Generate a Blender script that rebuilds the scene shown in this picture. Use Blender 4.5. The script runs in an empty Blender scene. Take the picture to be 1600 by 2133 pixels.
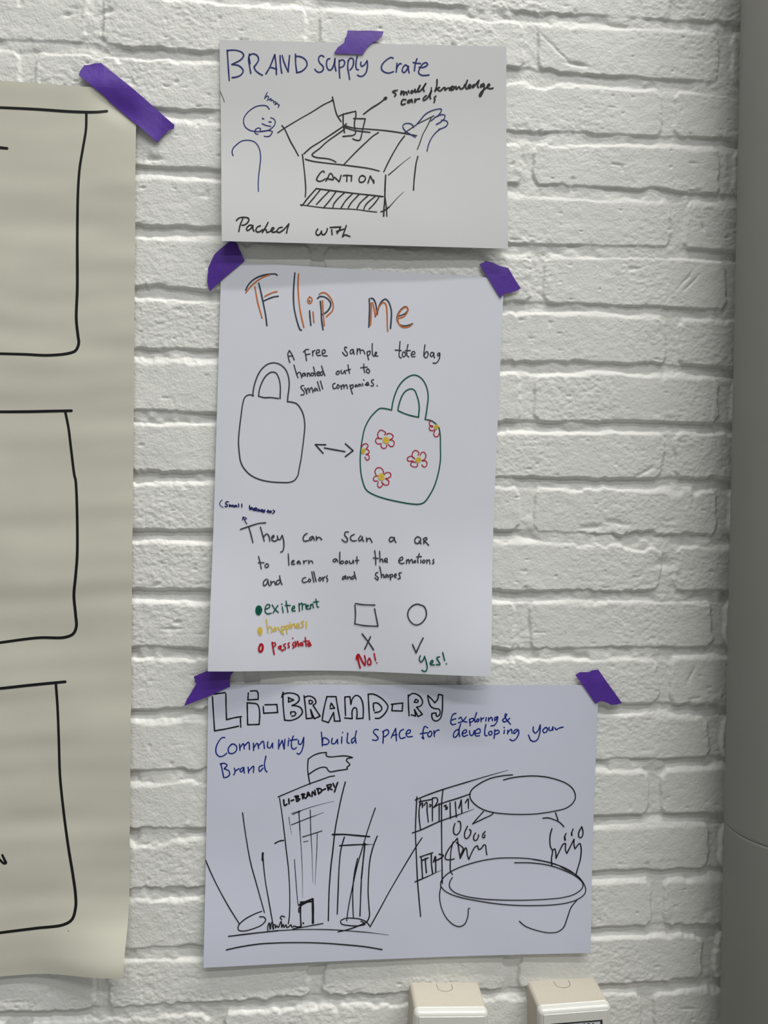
import bpy, bmesh, math, random
import numpy as np
from mathutils import Vector, Matrix

C = bpy.context.scene
COL = C.collection
rng = np.random.default_rng(7)

# ------------------------------------------------------------------ camera, world, lights, exposure
W_PX, H_PX, F_PX = 1600, 2133, 1500.0
YAW, PITCH, ROLL = 0.08556, -0.01847, 0.01196
DIST, EYE = 0.7607, 1.5            # metres from the brick faces, above the floor

def camera_axes():
    cy, sy = math.cos(YAW), math.sin(YAW)
    cp, sp = math.cos(PITCH), math.sin(PITCH)
    cr, sr = math.cos(ROLL), math.sin(ROLL)
    fwd = np.array([sy * cp, cy * cp, sp])
    right = np.array([cy, -sy, 0.0])
    up = np.cross(right, fwd)
    return right * cr + up * sr, -right * sr + up * cr, fwd

RIGHT, UP, FWD = camera_axes()
cam_data = bpy.data.cameras.new('camera')
cam_data.sensor_fit = 'HORIZONTAL'
cam_data.sensor_width = 36.0
cam_data.lens = F_PX / W_PX * 36.0
cam_data.clip_start = 0.01
cam = bpy.data.objects.new('camera', cam_data)
COL.objects.link(cam)
cam.matrix_world = Matrix(((RIGHT[0], UP[0], -FWD[0], 0.0),
                           (RIGHT[1], UP[1], -FWD[1], -DIST),
                           (RIGHT[2], UP[2], -FWD[2], EYE),
                           (0, 0, 0, 1)))
C.camera = cam

world = bpy.data.worlds.new('room_light')
C.world = world
world.use_nodes = True
bg = world.node_tree.nodes['Background']
bg.inputs[0].default_value = (0.94, 0.97, 1.0, 1)
bg.inputs[1].default_value = 0.225

def strip_lamp(name, dist, height, power, colour, length=2.6, width=0.10, x=0.1):
    l = bpy.data.lights.new(name, 'AREA')
    l.shape = 'RECTANGLE'
    l.size, l.size_y = length, width
    l.energy = power
    l.color = colour
    o = bpy.data.objects.new(name, l)
    o.location = (x, -dist, EYE + height)
    COL.objects.link(o)
    return o

# three rows of strip lamps under the high hall ceiling, one behind the other
strip_lamp('lamp_row_near', 0.98, 4.0, 178, (1.0, 0.975, 0.92), 5.0, 0.10, 1.75)
strip_lamp('lamp_row_middle', 2.2, 4.0, 125, (0.98, 0.99, 1.0), 5.0, 0.10, 1.75)
strip_lamp('lamp_row_far', 3.9, 4.0, 108, (1.0, 0.99, 0.96), 5.0, 0.10, 1.75)

C.view_settings.view_transform = 'Standard'
C.view_settings.look = 'None'
C.view_settings.gamma = 1.0
C.view_settings.use_curve_mapping = False
C.view_settings.exposure = 0.0

# ------------------------------------------------------------------ helpers
def srgb(r, g, b):
    f = lambda c: c / 12.92 if c <= 0.04045 else ((c + 0.055) / 1.055) ** 2.4
    return (f(r / 255), f(g / 255), f(b / 255), 1.0)

def material(name, colour, rough=0.6, spec=0.3, mottling=0.0, mott_scale=30.0, bump=0.0, bump_scale=400.0, coat=0.0, sheen_tint=None):
    m = bpy.data.materials.new(name)
    m.use_nodes = True
    nt = m.node_tree
    b = nt.nodes['Principled BSDF']
    b.inputs['Base Color'].default_value = colour
    b.inputs['Roughness'].default_value = rough
    b.inputs['Specular IOR Level'].default_value = spec
    if coat:
        b.inputs['Coat Weight'].default_value = coat
        b.inputs['Coat Roughness'].default_value = 0.08
    geo = nt.nodes.new('ShaderNodeNewGeometry')
    if mottling:
        n = nt.nodes.new('ShaderNodeTexNoise')
        n.inputs['Scale'].default_value = mott_scale
        n.inputs['Detail'].default_value = 4
        nt.links.new(geo.outputs['Position'], n.inputs['Vector'])
        r = nt.nodes.new('ShaderNodeMapRange')
        r.inputs['From Min'].default_value = 0.3
        r.inputs['From Max'].default_value = 0.7
        r.inputs['To Min'].default_value = 1.0 - mottling
        r.inputs['To Max'].default_value = 1.0 + mottling * 0.4
        nt.links.new(n.outputs['Fac'], r.inputs['Value'])
        mx = nt.nodes.new('ShaderNodeVectorMath')
        mx.operation = 'SCALE'
        mx.inputs[0].default_value = colour[:3]
        nt.links.new(r.outputs['Result'], mx.inputs['Scale'])
        nt.links.new(mx.outputs['Vector'], b.inputs['Base Color'])
    if bump:
        n2 = nt.nodes.new('ShaderNodeTexNoise')
        n2.inputs['Scale'].default_value = bump_scale
        n2.inputs['Detail'].default_value = 3
        nt.links.new(geo.outputs['Position'], n2.inputs['Vector'])
        bp = nt.nodes.new('ShaderNodeBump')
        bp.inputs['Strength'].default_value = 1.0
        bp.inputs['Distance'].default_value = bump
        nt.links.new(n2.outputs['Fac'], bp.inputs['Height'])
        nt.links.new(bp.outputs['Normal'], b.inputs['Normal'])
    return m

MAT = {
    'wall': material('painted_brick', (0.735, 0.735, 0.695, 1), 0.5, 0.3, 0.04, 9.0, 0.00045, 420.0),
    'floor': material('grey_floor', srgb(150, 148, 142), 0.5, 0.4, 0.15, 6.0),
    'paper_warm': material('white_paper', (0.60, 0.60, 0.605, 1), 0.75, 0.2, 0.015, 20.0, 0.00003, 900.0),
    'paper_cool': material('white_paper_cool', (0.665, 0.675, 0.735, 1), 0.75, 0.2, 0.015, 20.0, 0.00003, 900.0),
    'paper_blue': material('white_paper_blue', (0.61, 0.63, 0.73, 1), 0.75, 0.2, 0.015, 20.0, 0.00003, 900.0),
    'flip': material('flipchart_paper', (0.58, 0.568, 0.475, 1), 0.8, 0.15, 0.04, 14.0, 0.00004, 700.0),
    'tape': material('purple_tape', srgb(84, 48, 150), 0.42, 0.35, 0.12, 60.0, 0.00012, 160.0),
    'pipe': material('grey_pipe_plastic', (0.24, 0.24, 0.215, 1), 0.5, 0.3, 0.03, 12.0, 0.00003, 220.0),
    'seam': material('dark_seam', (0.05, 0.05, 0.045, 1), 0.8, 0.1),
    'box': material('cream_box_plastic', (0.52, 0.48, 0.395, 1), 0.6, 0.3, 0.05, 500.0),
    'cover': material('white_cover_plastic', (0.64, 0.635, 0.585, 1), 0.14, 0.5, 0.02, 8.0),
    'plate': material('label_plate', srgb(196, 200, 202), 0.35, 0.4, 0.06, 260.0),
    'plate_rim': material('label_rim', srgb(40, 40, 42), 0.5, 0.3),
    'blue': material('ink_blue', srgb(34, 44, 104), 0.6, 0.2),
    'navy': material('ink_navy', srgb(14, 24, 92), 0.6, 0.2),
    'indigo': material('ink_indigo', srgb(24, 42, 128), 0.6, 0.2),
    'black': material('ink_black', srgb(20, 20, 24), 0.55, 0.25),
    'gray': material('ink_gray', srgb(58, 60, 68), 0.6, 0.2),
    'slate': material('ink_slate', srgb(52, 64, 76), 0.6, 0.2),
    'orange': material('ink_orange', srgb(192, 106, 52), 0.6, 0.2),
    'green': material('ink_green', srgb(8, 84, 66), 0.6, 0.2),
    'red': material('ink_red', srgb(172, 22, 40), 0.6, 0.2),
    'yellow': material('ink_yellow', srgb(214, 184, 72), 0.6, 0.2),
}

def link_mesh(name, verts, faces, mat, parent=None, smooth=False, origin=(0, 0, 0)):
    me = bpy.data.meshes.new(name)
    v = np.asarray(verts, float) - np.asarray(origin, float)
    me.from_pydata(v.tolist(), [], faces)
    me.materials.append(mat)
    if smooth:
        me.polygons.foreach_set('use_smooth', [True] * len(me.polygons))
    me.update()
    o = bpy.data.objects.new(name, me)
    COL.objects.link(o)
    if parent is not None:
        o.parent = parent
    else:
        o.location = origin
    return o

def tag(o, label, cat, group=None):
    o['label'] = label
    o['category'] = cat
    if group:
        o['group'] = group
    return o

def thing(name, loc, label, cat, group=None):
    o = bpy.data.objects.new(name, None)
    o.empty_display_size = 0.05
    o.location = loc
    COL.objects.link(o)
    return tag(o, label, cat, group)

def sstep(a, b, x):
    t = np.clip((x - a) / (b - a), 0, 1)
    return t * t * (3 - 2 * t)

def on_wall(px, py, lift=0.0):
    """where the sight line through a photo pixel meets the plane 'lift' metres in front of the brick faces"""
    px = np.asarray(px, float); py = np.asarray(py, float)
    kx = (px - W_PX / 2) / F_PX
    ky = (py - H_PX / 2) / F_PX
    dx = FWD[0] + kx * RIGHT[0] - ky * UP[0]
    dy = FWD[1] + kx * RIGHT[1] - ky * UP[1]
    dz = FWD[2] + kx * RIGHT[2] - ky * UP[2]
    t = (DIST - lift) / dy
    return dx * t, dz * t + EYE

_lat = {}
def vnoise(x, z, scale, seed):
    """value noise, -1..1"""
    key = seed
    if key not in _lat:
        _lat[key] = np.random.default_rng(1000 + seed).uniform(-1, 1, (257, 257)).astype(np.float32)
    L = _lat[key]
    u = x / scale; v = z / scale
    iu = np.floor(u).astype(np.int64); iv = np.floor(v).astype(np.int64)
    fu = (u - iu).astype(np.float32); fv = (v - iv).astype(np.float32)
    fu = fu * fu * (3 - 2 * fu); fv = fv * fv * (3 - 2 * fv)
    a = L[iu % 257, iv % 257]; b = L[(iu + 1) % 257, iv % 257]
    c = L[iu % 257, (iv + 1) % 257]; d = L[(iu + 1) % 257, (iv + 1) % 257]
    return (a * (1 - fu) + b * fu) * (1 - fv) + (c * (1 - fu) + d * fu) * fv

# ------------------------------------------------------------------ the brick wall
COURSE, COURSE_TOP = 0.0620, EYE + 0.5832        # course height, height of bed line 0
BED = {1: [(800, 5), (960, 12), (1020, 22), (1545, 50)], 2: [(0, 82), (200, 92), (400, 108), (1055, 142), (1215, 154), (1475, 172)],
       3: [(310, 225), (455, 232), (1060, 275), (1290, 282), (1530, 290)], 4: [(290, 347), (460, 355), (1160, 388), (1505, 405)],
       5: [(285, 470), (460, 475), (1100, 510), (1400, 515), (1535, 525)], 6: [(285, 600), (450, 606), (1050, 628), (1330, 639), (1525, 647)],
       7: [(285, 727), (455, 730), (1078, 756), (1390, 759), (1530, 767)], 8: [(285, 858), (450, 861), (1110, 878), (1495, 882)],
       9: [(285, 982), (448, 984), (1035, 996), (1525, 1000)], 10: [(280, 1104), (442, 1107), (1110, 1107), (1235, 1114), (1515, 1116)],
       11: [(280, 1230), (440, 1230), (1028, 1232), (1200, 1232), (1520, 1231)], 12: [(278, 1350), (433, 1353), (1125, 1354), (1490, 1348)],
       13: [(275, 1480), (432, 1478), (1250, 1470), (1510, 1470)], 14: [(272, 1610), (430, 1606), (1248, 1586), (1505, 1577)],
       15: [(272, 1730), (428, 1725), (1245, 1701), (1502, 1695)], 16: [(270, 1854), (425, 1850), (1240, 1818), (1500, 1810)],
       17: [(269, 1978), (424, 1973), (1240, 1933), (1500, 1927)], 18: [(0, 2111), (240, 2100), (635, 2080), (1250, 2051), (1495, 2042)]}
HEADS = {0: [180, 640, 1030, 1414], 1: [197, 653, 1107, 1512], 2: [58, 505, 950, 1395], 3: [200, 650, 1100, 1515], 4: [55, 510, 960, 1413],
         5: [205, 660, 1120, 1526], 6: [60, 510, 955, 1403], 7: [195, 650, 1100, 1511], 8: [50, 505, 950, 1395],
         9: [195, 650, 1098, 1507], 10: [55, 505, 945, 1390], 11: [190, 645, 1091, 1501], 12: [60, 525, 945, 1386],
         13: [190, 640, 1090, 1493], 14: [55, 500, 940, 1365], 15: [190, 640, 1080, 1490], 16: [50, 500, 935, 1371],
         17: [210, 660, 1068, 1476], 18: [40, 450, 900, 1350]}

def bed_line(k, x):
    base = np.full_like(x, COURSE_TOP - k * COURSE)
    if k in BED:
        p = np.array(BED[k], float)
        X, Z = on_wall(p[:, 0], p[:, 1], 0.0)
        base = base + np.interp(x, X, Z - (COURSE_TOP - k * COURSE))
    return base

def head_joints(k):
    if k in HEADS:
        y = 25 if k == 0 else np.mean([p[1] for p in BED.get(k, BED[18])]) + 60
        X, _ = on_wall(np.array(HEADS[k], float), np.full(4, y), 0.0)
        X = list(X)
    else:
        r = random.Random(k)
        o = (-0.235 if k % 2 else -0.31) + r.uniform(-0.02, 0.02)
        X = [o + 0.222 * i for i in range(4)]
    while X[0] > -1.5:
        X.insert(0, X[0] - 0.222)
    while X[-1] < 1.4:
        X.append(X[-1] + 0.216)
    return np.array(X)

def axis(lo, f0, f1, hi, fine, coarse):
    a = np.arange(f0, lo, -coarse)[1:][::-1]
    b = np.arange(f0, f1, fine)
    c = np.arange(f1, hi, coarse)
    return np.concatenate([[lo], a, b, c, [hi]])

def build_wall():
    xs = axis(-1.3, -0.47, 0.60, 1.2, 0.0011, 0.014)
    zs = axis(0.0, 0.76, 2.23, 5.55, 0.0011, 0.0155)
    nx, nz = len(xs), len(zs)
    X, Z = np.meshgrid(xs, zs)                     # rows = z
    # ragged edges: shift the lookup position by small noise
    calm = 0.35 + 0.9 * sstep(-0.1, 0.6, vnoise(X, Z, 0.06, 20))
    wz = 0.0009 * vnoise(X, Z, 0.021, 1) + calm * (0.0016 * vnoise(X, Z, 0.0090, 2) + 0.0010 * vnoise(X, Z, 0.0036, 3))
    wx = 0.0018 * vnoise(X, Z, 0.017, 4) + 0.0010 * vnoise(X, Z, 0.006, 5)
    chip = np.clip(vnoise(X, Z, 0.045, 6) - 0.30, 0, 1) * 0.013 * np.clip(vnoise(X, Z, 0.010, 7) + 0.15, 0, 1)
    soft = np.clip(0.35 + 0.55 * vnoise(X, Z, 0.055, 27) + 0.35 * vnoise(X, Z, 0.014, 28), 0, 1)
    DEPTH = 0.0029 + 0.0019 * sstep(EYE + 0.40, EYE - 0.15, Z)
    crumb = np.zeros_like(X)
    face = np.zeros_like(X)
    tilt = np.zeros_like(X)
    for k in range(-56, 26):
        zt0 = COURSE_TOP - k * COURSE + 0.012
        zb0 = COURSE_TOP - (k + 1) * COURSE - 0.012
        i0, i1 = np.searchsorted(zs, zb0), np.searchsorted(zs, zt0)
        if i1 <= i0:
            continue
        sl = slice(i0, i1)
        x = X[sl]; z = Z[sl] + wz[sl]
        bottom = bed_line(k + 1, xs)[None, :] + chip[sl] * 0.5
        top = bed_line(k, xs)[None, :] - 0.0112 - 0.0016 * vnoise(x, z * 0 + k, 0.06, 8) - chip[sl]
        j = head_joints(k)
        xw = x + wx[sl]
        idx = np.clip(np.searchsorted(j, xw.ravel()).reshape(xw.shape), 1, len(j) - 1)
        dl = xw - j[idx - 1]; dr = j[idx] - xw
        half = 0.0068 + 0.0018 * vnoise(x, z, 0.03, 9)
        sx = np.minimum(dl, dr) - half - chip[sl] * 0.6
        edge = sstep(-0.0005, 0.0015 + 0.0022 * soft[sl][:, ::-1], z - bottom) * sstep(-0.0022 - 0.0075 * soft[sl], 0.0028 + 0.0026 * soft[sl], top - z)
        jr = np.random.default_rng(500 + k + 60)
        fill = jr.uniform(0.12, 0.52, len(j) + 1)
        near = np.where(dl < dr, idx - 1, idx)
        f = fill[near]
        sx = sx - 0.0045 * (1 - sstep(0.0, 0.009, np.minimum(z - bottom, top - z)))
        hx = f + (1 - f) * sstep(-0.0012, 0.0024, sx)
        off = jr.uniform(-0.0006, 0.0006, len(j) + 1)[idx]
        sl_ = jr.uniform(-0.006, 0.006, len(j) + 1)[idx]
        brick = edge * hx * (1.0 + off / 0.0045) + edge * sl_ * (z - (top + bottom) / 2) / 0.0045
        crumb[sl] = np.maximum(crumb[sl], (1 - sstep(0.001, 0.013, sx)) * jr.uniform(0.3, 1.0, len(j) + 1)[near])
        face[sl] = np.maximum(face[sl], brick)
    # mortar smeared up to the faces here and there
    smear = sstep(0.10, 0.85, vnoise(X, Z, 0.085, 10) + 0.5 * vnoise(X, Z, 0.022, 11) + 0.25 * vnoise(X, Z, 0.008, 21)) * 0.62 + 0.12 * (vnoise(X, Z, 0.03, 22) + 0.3 * vnoise(X, Z, 0.007, 23))
    smear = smear * (1 + 0.5 * sstep(1.95, 2.06, Z))
    face = np.maximum(face, np.minimum(smear, 0.85))
    H = DEPTH * face
    inb = np.clip(face, 0, 1)
    rough_zone = 0.45 + 0.75 * sstep(-0.25, 0.45, vnoise(X, Z, 0.07, 12))
    n = 0.00020 * vnoise(X, Z, 0.0085, 13) + 0.00024 * vnoise(X, Z * 1.35, 0.0042, 14) * rough_zone \
        + 0.00024 * vnoise(X, Z * 1.2, 0.0023, 15) * rough_zone + 0.0005 * vnoise(X, Z, 0.045, 16) \
        + crumb * (0.00055 * vnoise(X, Z, 0.0052, 24) + 0.00035 * vnoise(X, Z, 0.0027, 25))
    H = H + n * (0.55 + 0.45 * inb)
    # small pits and scrapes in the paint
    pit = np.clip(vnoise(X, Z * 1.8, 0.011, 17) - 0.80, 0, 1) * 0.006
    H = H - pit * inb
    # dents, gouges and scratches seen on single bricks: pixel centre, half sizes in metres, slant, depth
    for px, py, a, b, ang, dp in ((320, 331, 0.0085, 0.0030, 0.05, 0.0022), (226, 24, 0.006, 0.003, 0.4, 0.0020), (140, 30, 0.005, 0.0022, 0.2, 0.0016),
                                  (1203, 135, 0.0105, 0.0020, -0.12, 0.0022), (1160, 104, 0.022, 0.0012, -0.75, 0.0009), (1465, 474, 0.0042, 0.0014, -1.2, 0.0024),
                                  (1428, 583, 0.013, 0.0012, 0.85, 0.0012), (1440, 590, 0.013, 0.0011, 0.80, 0.0011), (1452, 660, 0.013, 0.0038, 0.1, 0.0018),
                                  (1340, 985, 0.013, 0.0018, 0.55, 0.0015), (1376, 1172, 0.008, 0.005, 0.6, 0.0012), (1235, 1098, 0.014, 0.0035, 0.1, 0.0018),
                                  (1290, 1090, 0.016, 0.003, -0.15, 0.0015), (1440, 1405, 0.009, 0.0016, 1.1, 0.0012), (1475, 1900, 0.005, 0.004, 0.0, 0.0010),
                                  (370, 1297, 0.004, 0.0022, 0.0, 0.0015), (325, 1220, 0.006, 0.0022, 0.5, 0.0014), (435, 775, 0.005, 0.0035, 0.0, -0.0012), (390, 1715, 0.002, 0.002, 0, -0.0012)):
        cx, cz = on_wall(px, py)
        u = (X - cx) * math.cos(ang) + (Z - cz) * math.sin(ang)
        v = -(X - cx) * math.sin(ang) + (Z - cz) * math.cos(ang) + 0.0006 * vnoise(X, Z, 0.006, 26)
        H = H - dp * np.exp(-((u / a) ** 2 + (v / b) ** 2))
    # soft ceiling keeps the faces flat enough for the sheets to lie on
    top_lim = DEPTH + 0.0006
    H = np.where(H > top_lim, top_lim + (H - top_lim) * 0.4, H)
    Y = -(H - DEPTH)
    V = np.stack([X, Y, Z], -1).reshape(-1, 3)
    a = (np.arange(nz - 1)[:, None] * nx + np.arange(nx - 1)[None, :]).ravel()
    F = np.stack([a, a + 1, a + nx + 1, a + nx], -1)
    # back and rim give the wall its thickness
    ring = np.concatenate([np.arange(nx), np.arange(1, nz) * nx + nx - 1,
                           (nz - 1) * nx + np.arange(nx - 2, -1, -1), np.arange(nz - 2, 0, -1) * nx])
    base = len(V)
    B = V[ring].copy(); B[:, 1] = 0.21
    V = np.concatenate([V, B])
    m = len(ring)
    r2 = base + np.arange(m)
    S = np.stack([ring, r2, np.roll(r2, -1), np.roll(ring, -1)], -1)
    nq = len(F) + len(S)
    loops = np.concatenate([F.ravel(), S.ravel(), r2[::-1]]).astype(np.int32)
    starts = np.concatenate([np.arange(nq) * 4, [nq * 4]]).astype(np.int32)
    me = bpy.data.meshes.new('wall_back')
    me.vertices.add(len(V)); me.vertices.foreach_set('co', V.astype(np.float32).ravel())
    me.loops.add(len(loops)); me.loops.foreach_set('vertex_index', loops)
    me.polygons.add(nq + 1)
    me.polygons.foreach_set('loop_start', starts)
    sm = np.zeros(nq + 1, bool); sm[:len(F)] = True
    me.polygons.foreach_set('use_smooth', sm)
    me.update(calc_edges=True)
    me.validate()
    me.materials.append(MAT['wall'])
    o = bpy.data.objects.new('wall_back', me)
    COL.objects.link(o)
    o['kind'] = 'structure'
    o['label'] = 'white painted brick wall with rough bricks and recessed joints'
    return o

build_wall()

fl = link_mesh('floor', [(-1.3, -4.5, 0), (1.2, -4.5, 0), (1.2, 0.21, 0), (-1.3, 0.21, 0),
                         (-1.3, -4.5, -0.1), (1.2, -4.5, -0.1), (1.2, 0.21, -0.1), (-1.3, 0.21, -0.1)],
               [(0, 1, 2, 3), (7, 6, 5, 4), (0, 4, 5, 1), (1, 5, 6, 2), (2, 6, 7, 3), (3, 7, 4, 0)], MAT['floor'])
fl['kind'] = 'structure'
fl['label'] = 'plain grey floor below the brick wall'

# ------------------------------------------------------------------ sheets of paper
class Sheet:
    """a sheet pinned to the wall: corner pixels TL, TR, BR, BL with a lift from the brick faces over (s, t)"""
    def __init__(self, corners, lift):
        self.lift = lift
        self.P = []
        for (px, py), (s, t) in zip(corners, ((0, 0), (1, 0), (1, 1), (0, 1))):
            h = float(lift(np.array(s, float), np.array(t, float)))
            x, z = on_wall(px, py, h)
            self.P.append(np.array([float(x), float(z)]))

    def xz(self, s, t):
        a, b, c, d = self.P
        w = [(1 - s) * (1 - t), s * (1 - t), s * t, (1 - s) * t]
        return (sum(w[i] * self.P[i][0] for i in range(4)), sum(w[i] * self.P[i][1] for i in range(4)))

    def st(self, x, z):
        a, b, c, d = self.P
        s = np.full_like(x, 0.5); t = np.full_like(x, 0.5)
        for _ in range(6):
            cx, cz = self.xz(s, t)
            sx = (1 - t) * (b[0] - a[0]) + t * (c[0] - d[0]); sz = (1 - t) * (b[1] - a[1]) + t * (c[1] - d[1])
            tx = (1 - s) * (d[0] - a[0]) + s * (c[0] - b[0]); tz = (1 - s) * (d[1] - a[1]) + s * (c[1] - b[1])
            det = sx * tz - sz * tx
            ex, ez = x - cx, z - cz
            s = s + (ex * tz - ez * tx) / det
            t = t + (sx * ez - sz * ex) / det
        return s, t

    def height(self, x, z):
        s, t = self.st(x, z)
        return self.lift(np.clip(s, 0, 1), np.clip(t, 0, 1))

    def from_px(self, px, py, extra):
        h = np.full(np.shape(px), 0.004)
        for _ in range(6):
            x, z = on_wall(px, py, h + extra)
            h = self.height(x, z)
        return x, -(h + extra), z

    def mesh(self, name, mat, parent, origin, ns, nt, thick=0.00018):
        s, t = np.meshgrid(np.linspace(0, 1, ns), np.linspace(0, 1, nt))
        x, z = self.xz(s, t)
        h = self.lift(s, t)
        front = np.stack([x, -h, z], -1).reshape(-1, 3)
        back = front.copy(); back[:, 1] += thick
        V = np.concatenate([front, back])
        n = ns * nt
        F = []
        for j in range(nt - 1):
            for i in range(ns - 1):
                a = j * ns + i
                F.append((a, a + ns, a + ns + 1, a + 1))
                F.append((n + a, n + a + 1, n + a + ns + 1, n + a + ns))
        rim = [i for i in range(ns)] + [j * ns + ns - 1 for j in range(1, nt)] \
            + [(nt - 1) * ns + i for i in range(ns - 2, -1, -1)] + [j * ns for j in range(nt - 2, 0, -1)]
        rim_f = 2 * n + np.arange(len(rim)); rim_b = rim_f + len(rim)
        V = np.concatenate([V, front[rim], back[rim]])
        for q in range(len(rim)):
            q2 = (q + 1) % len(rim)
            F.append((int(rim_f[q]), int(rim_f[q2]), int(rim_b[q2]), int(rim_b[q])))
        o = link_mesh(name, V, F, mat, parent, False, origin)
        sm = np.ones(len(F), bool); sm[-len(rim):] = False
        o.data.polygons.foreach_set('use_smooth', sm)
        return o

def gentle(s, t, seed, amp):
    return amp * (vnoise(s * 3.1 + seed, t * 2.3 + seed, 1.0, 40) * 0.6 + vnoise(s * 7 + seed, t * 5 + seed, 1.0, 41) * 0.25)

def lift_supply(s, t):
    edge = 0.0125 - 0.0055 * s
    return 0.0026 + edge * sstep(0.25, 1.05, t) ** 1.3 + gentle(s, t, 3.3, 0.0007)

def lift_tote(s, t):
    curl = 0.010 * (1 - sstep(0.0, 0.42, s)) + 0.0165 * sstep(0.45, 1.0, s)
    return 0.0026 + 0.0022 * sstep(0.2, 1.0, t) + curl * sstep(0.55, 1.02, t) ** 1.4 + gentle(s, t, 8.1, 0.0007)

def lift_library(s, t):
    return 0.0028 + 0.0026 * sstep(0.5, 1.0, t) + 0.0030 * sstep(0.6, 1.0, t) * (2 * s - 1) ** 2 + gentle(s, t, 12.7, 0.0007)

def lift_flip(s, t):
    rip = 0.0
    for i, (fq, ph, am, sl) in enumerate(((27, 0.4, 0.020, 0.6), (58, 1.9, 0.030, -0.7), (93, 3.1, 0.034, 0.5), (148, 0.9, 0.030, -0.4), (221, 2.2, 0.018, 0.3))):
        local = 0.35 + 0.65 * sstep(-0.4, 0.6, vnoise(s * 3 + 2 * i, t * 7 + i, 1.0, 46 + i))
        rip = rip + am / fq * local * np.sin(fq * (t + 0.012 * sl * np.sin(4 * s + i)) + ph + 2.0 * vnoise(s * 3 + i, t * 4, 1.0, 44))
    wave = 1.25 * rip * (0.4 + 0.6 * sstep(0.02, 0.2, t))
    corner = 0.019 * sstep(0.915, 1.0, t) ** 1.3 * sstep(0.60, 1.0, s) ** 1.2
    pull = -0.0024 * np.exp(-((s - 0.93) / 0.075) ** 2 - ((t - 0.021 - 0.12 * (s - 0.93)) / 0.013) ** 2) + 0.0014 * np.exp(-((s - 0.93) / 0.16) ** 2 - ((t - 0.095) / 0.045) ** 2)
    return 0.0050 + wave + corner + pull + 0.002 * t

SHEETS = {
    'supply': Sheet([(457, 83), (1055, 97), (1058.5, 518), (462, 502)], lift_supply),
    'tote': Sheet([(461, 544), (1050, 580), (1022, 1409), (433, 1398.5)], lift_tote),
    'library': Sheet([(434, 1426), (1247, 1427), (1230, 1985), (424, 2016)], lift_library),
    'flip': Sheet([(-330, 146), (284, 188), (257, 2037), (-330, 2064)], lift_flip),
}

def sheet_thing(key, name, label, cat, group, mat, ns, nt):
    S = SHEETS[key]
    x, z = S.xz(np.array(0.5), np.array(1.0))
    root = thing(name, (float(x), 0.0, float(z)), label, cat, group)
    S.root = root
    S.origin = (float(x), 0.0, float(z))
    S.mesh('sheet', mat, root, S.origin, ns, nt)
    return root

sheet_thing('flip', 'flipchart_sheet', 'large cream flipchart sheet with black marker frames at the left edge', 'flipchart sheet', None, MAT['flip'], 110, 360)
sheet_thing('supply', 'paper_poster', 'smallest white poster, with a crate drawing marked caution, topmost of the three', 'poster', 'white paper posters', MAT['paper_warm'], 80, 60)
sheet_thing('tote', 'paper_poster', 'tall white poster with two drawn tote bags and an orange shadowed heading', 'poster', 'white paper posters', MAT['paper_cool'], 80, 110)
sheet_thing('library', 'paper_poster', 'wide white poster with a tower and round table drawing, lowest of the three', 'poster', 'white paper posters', MAT['paper_blue'], 110, 80)

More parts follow.
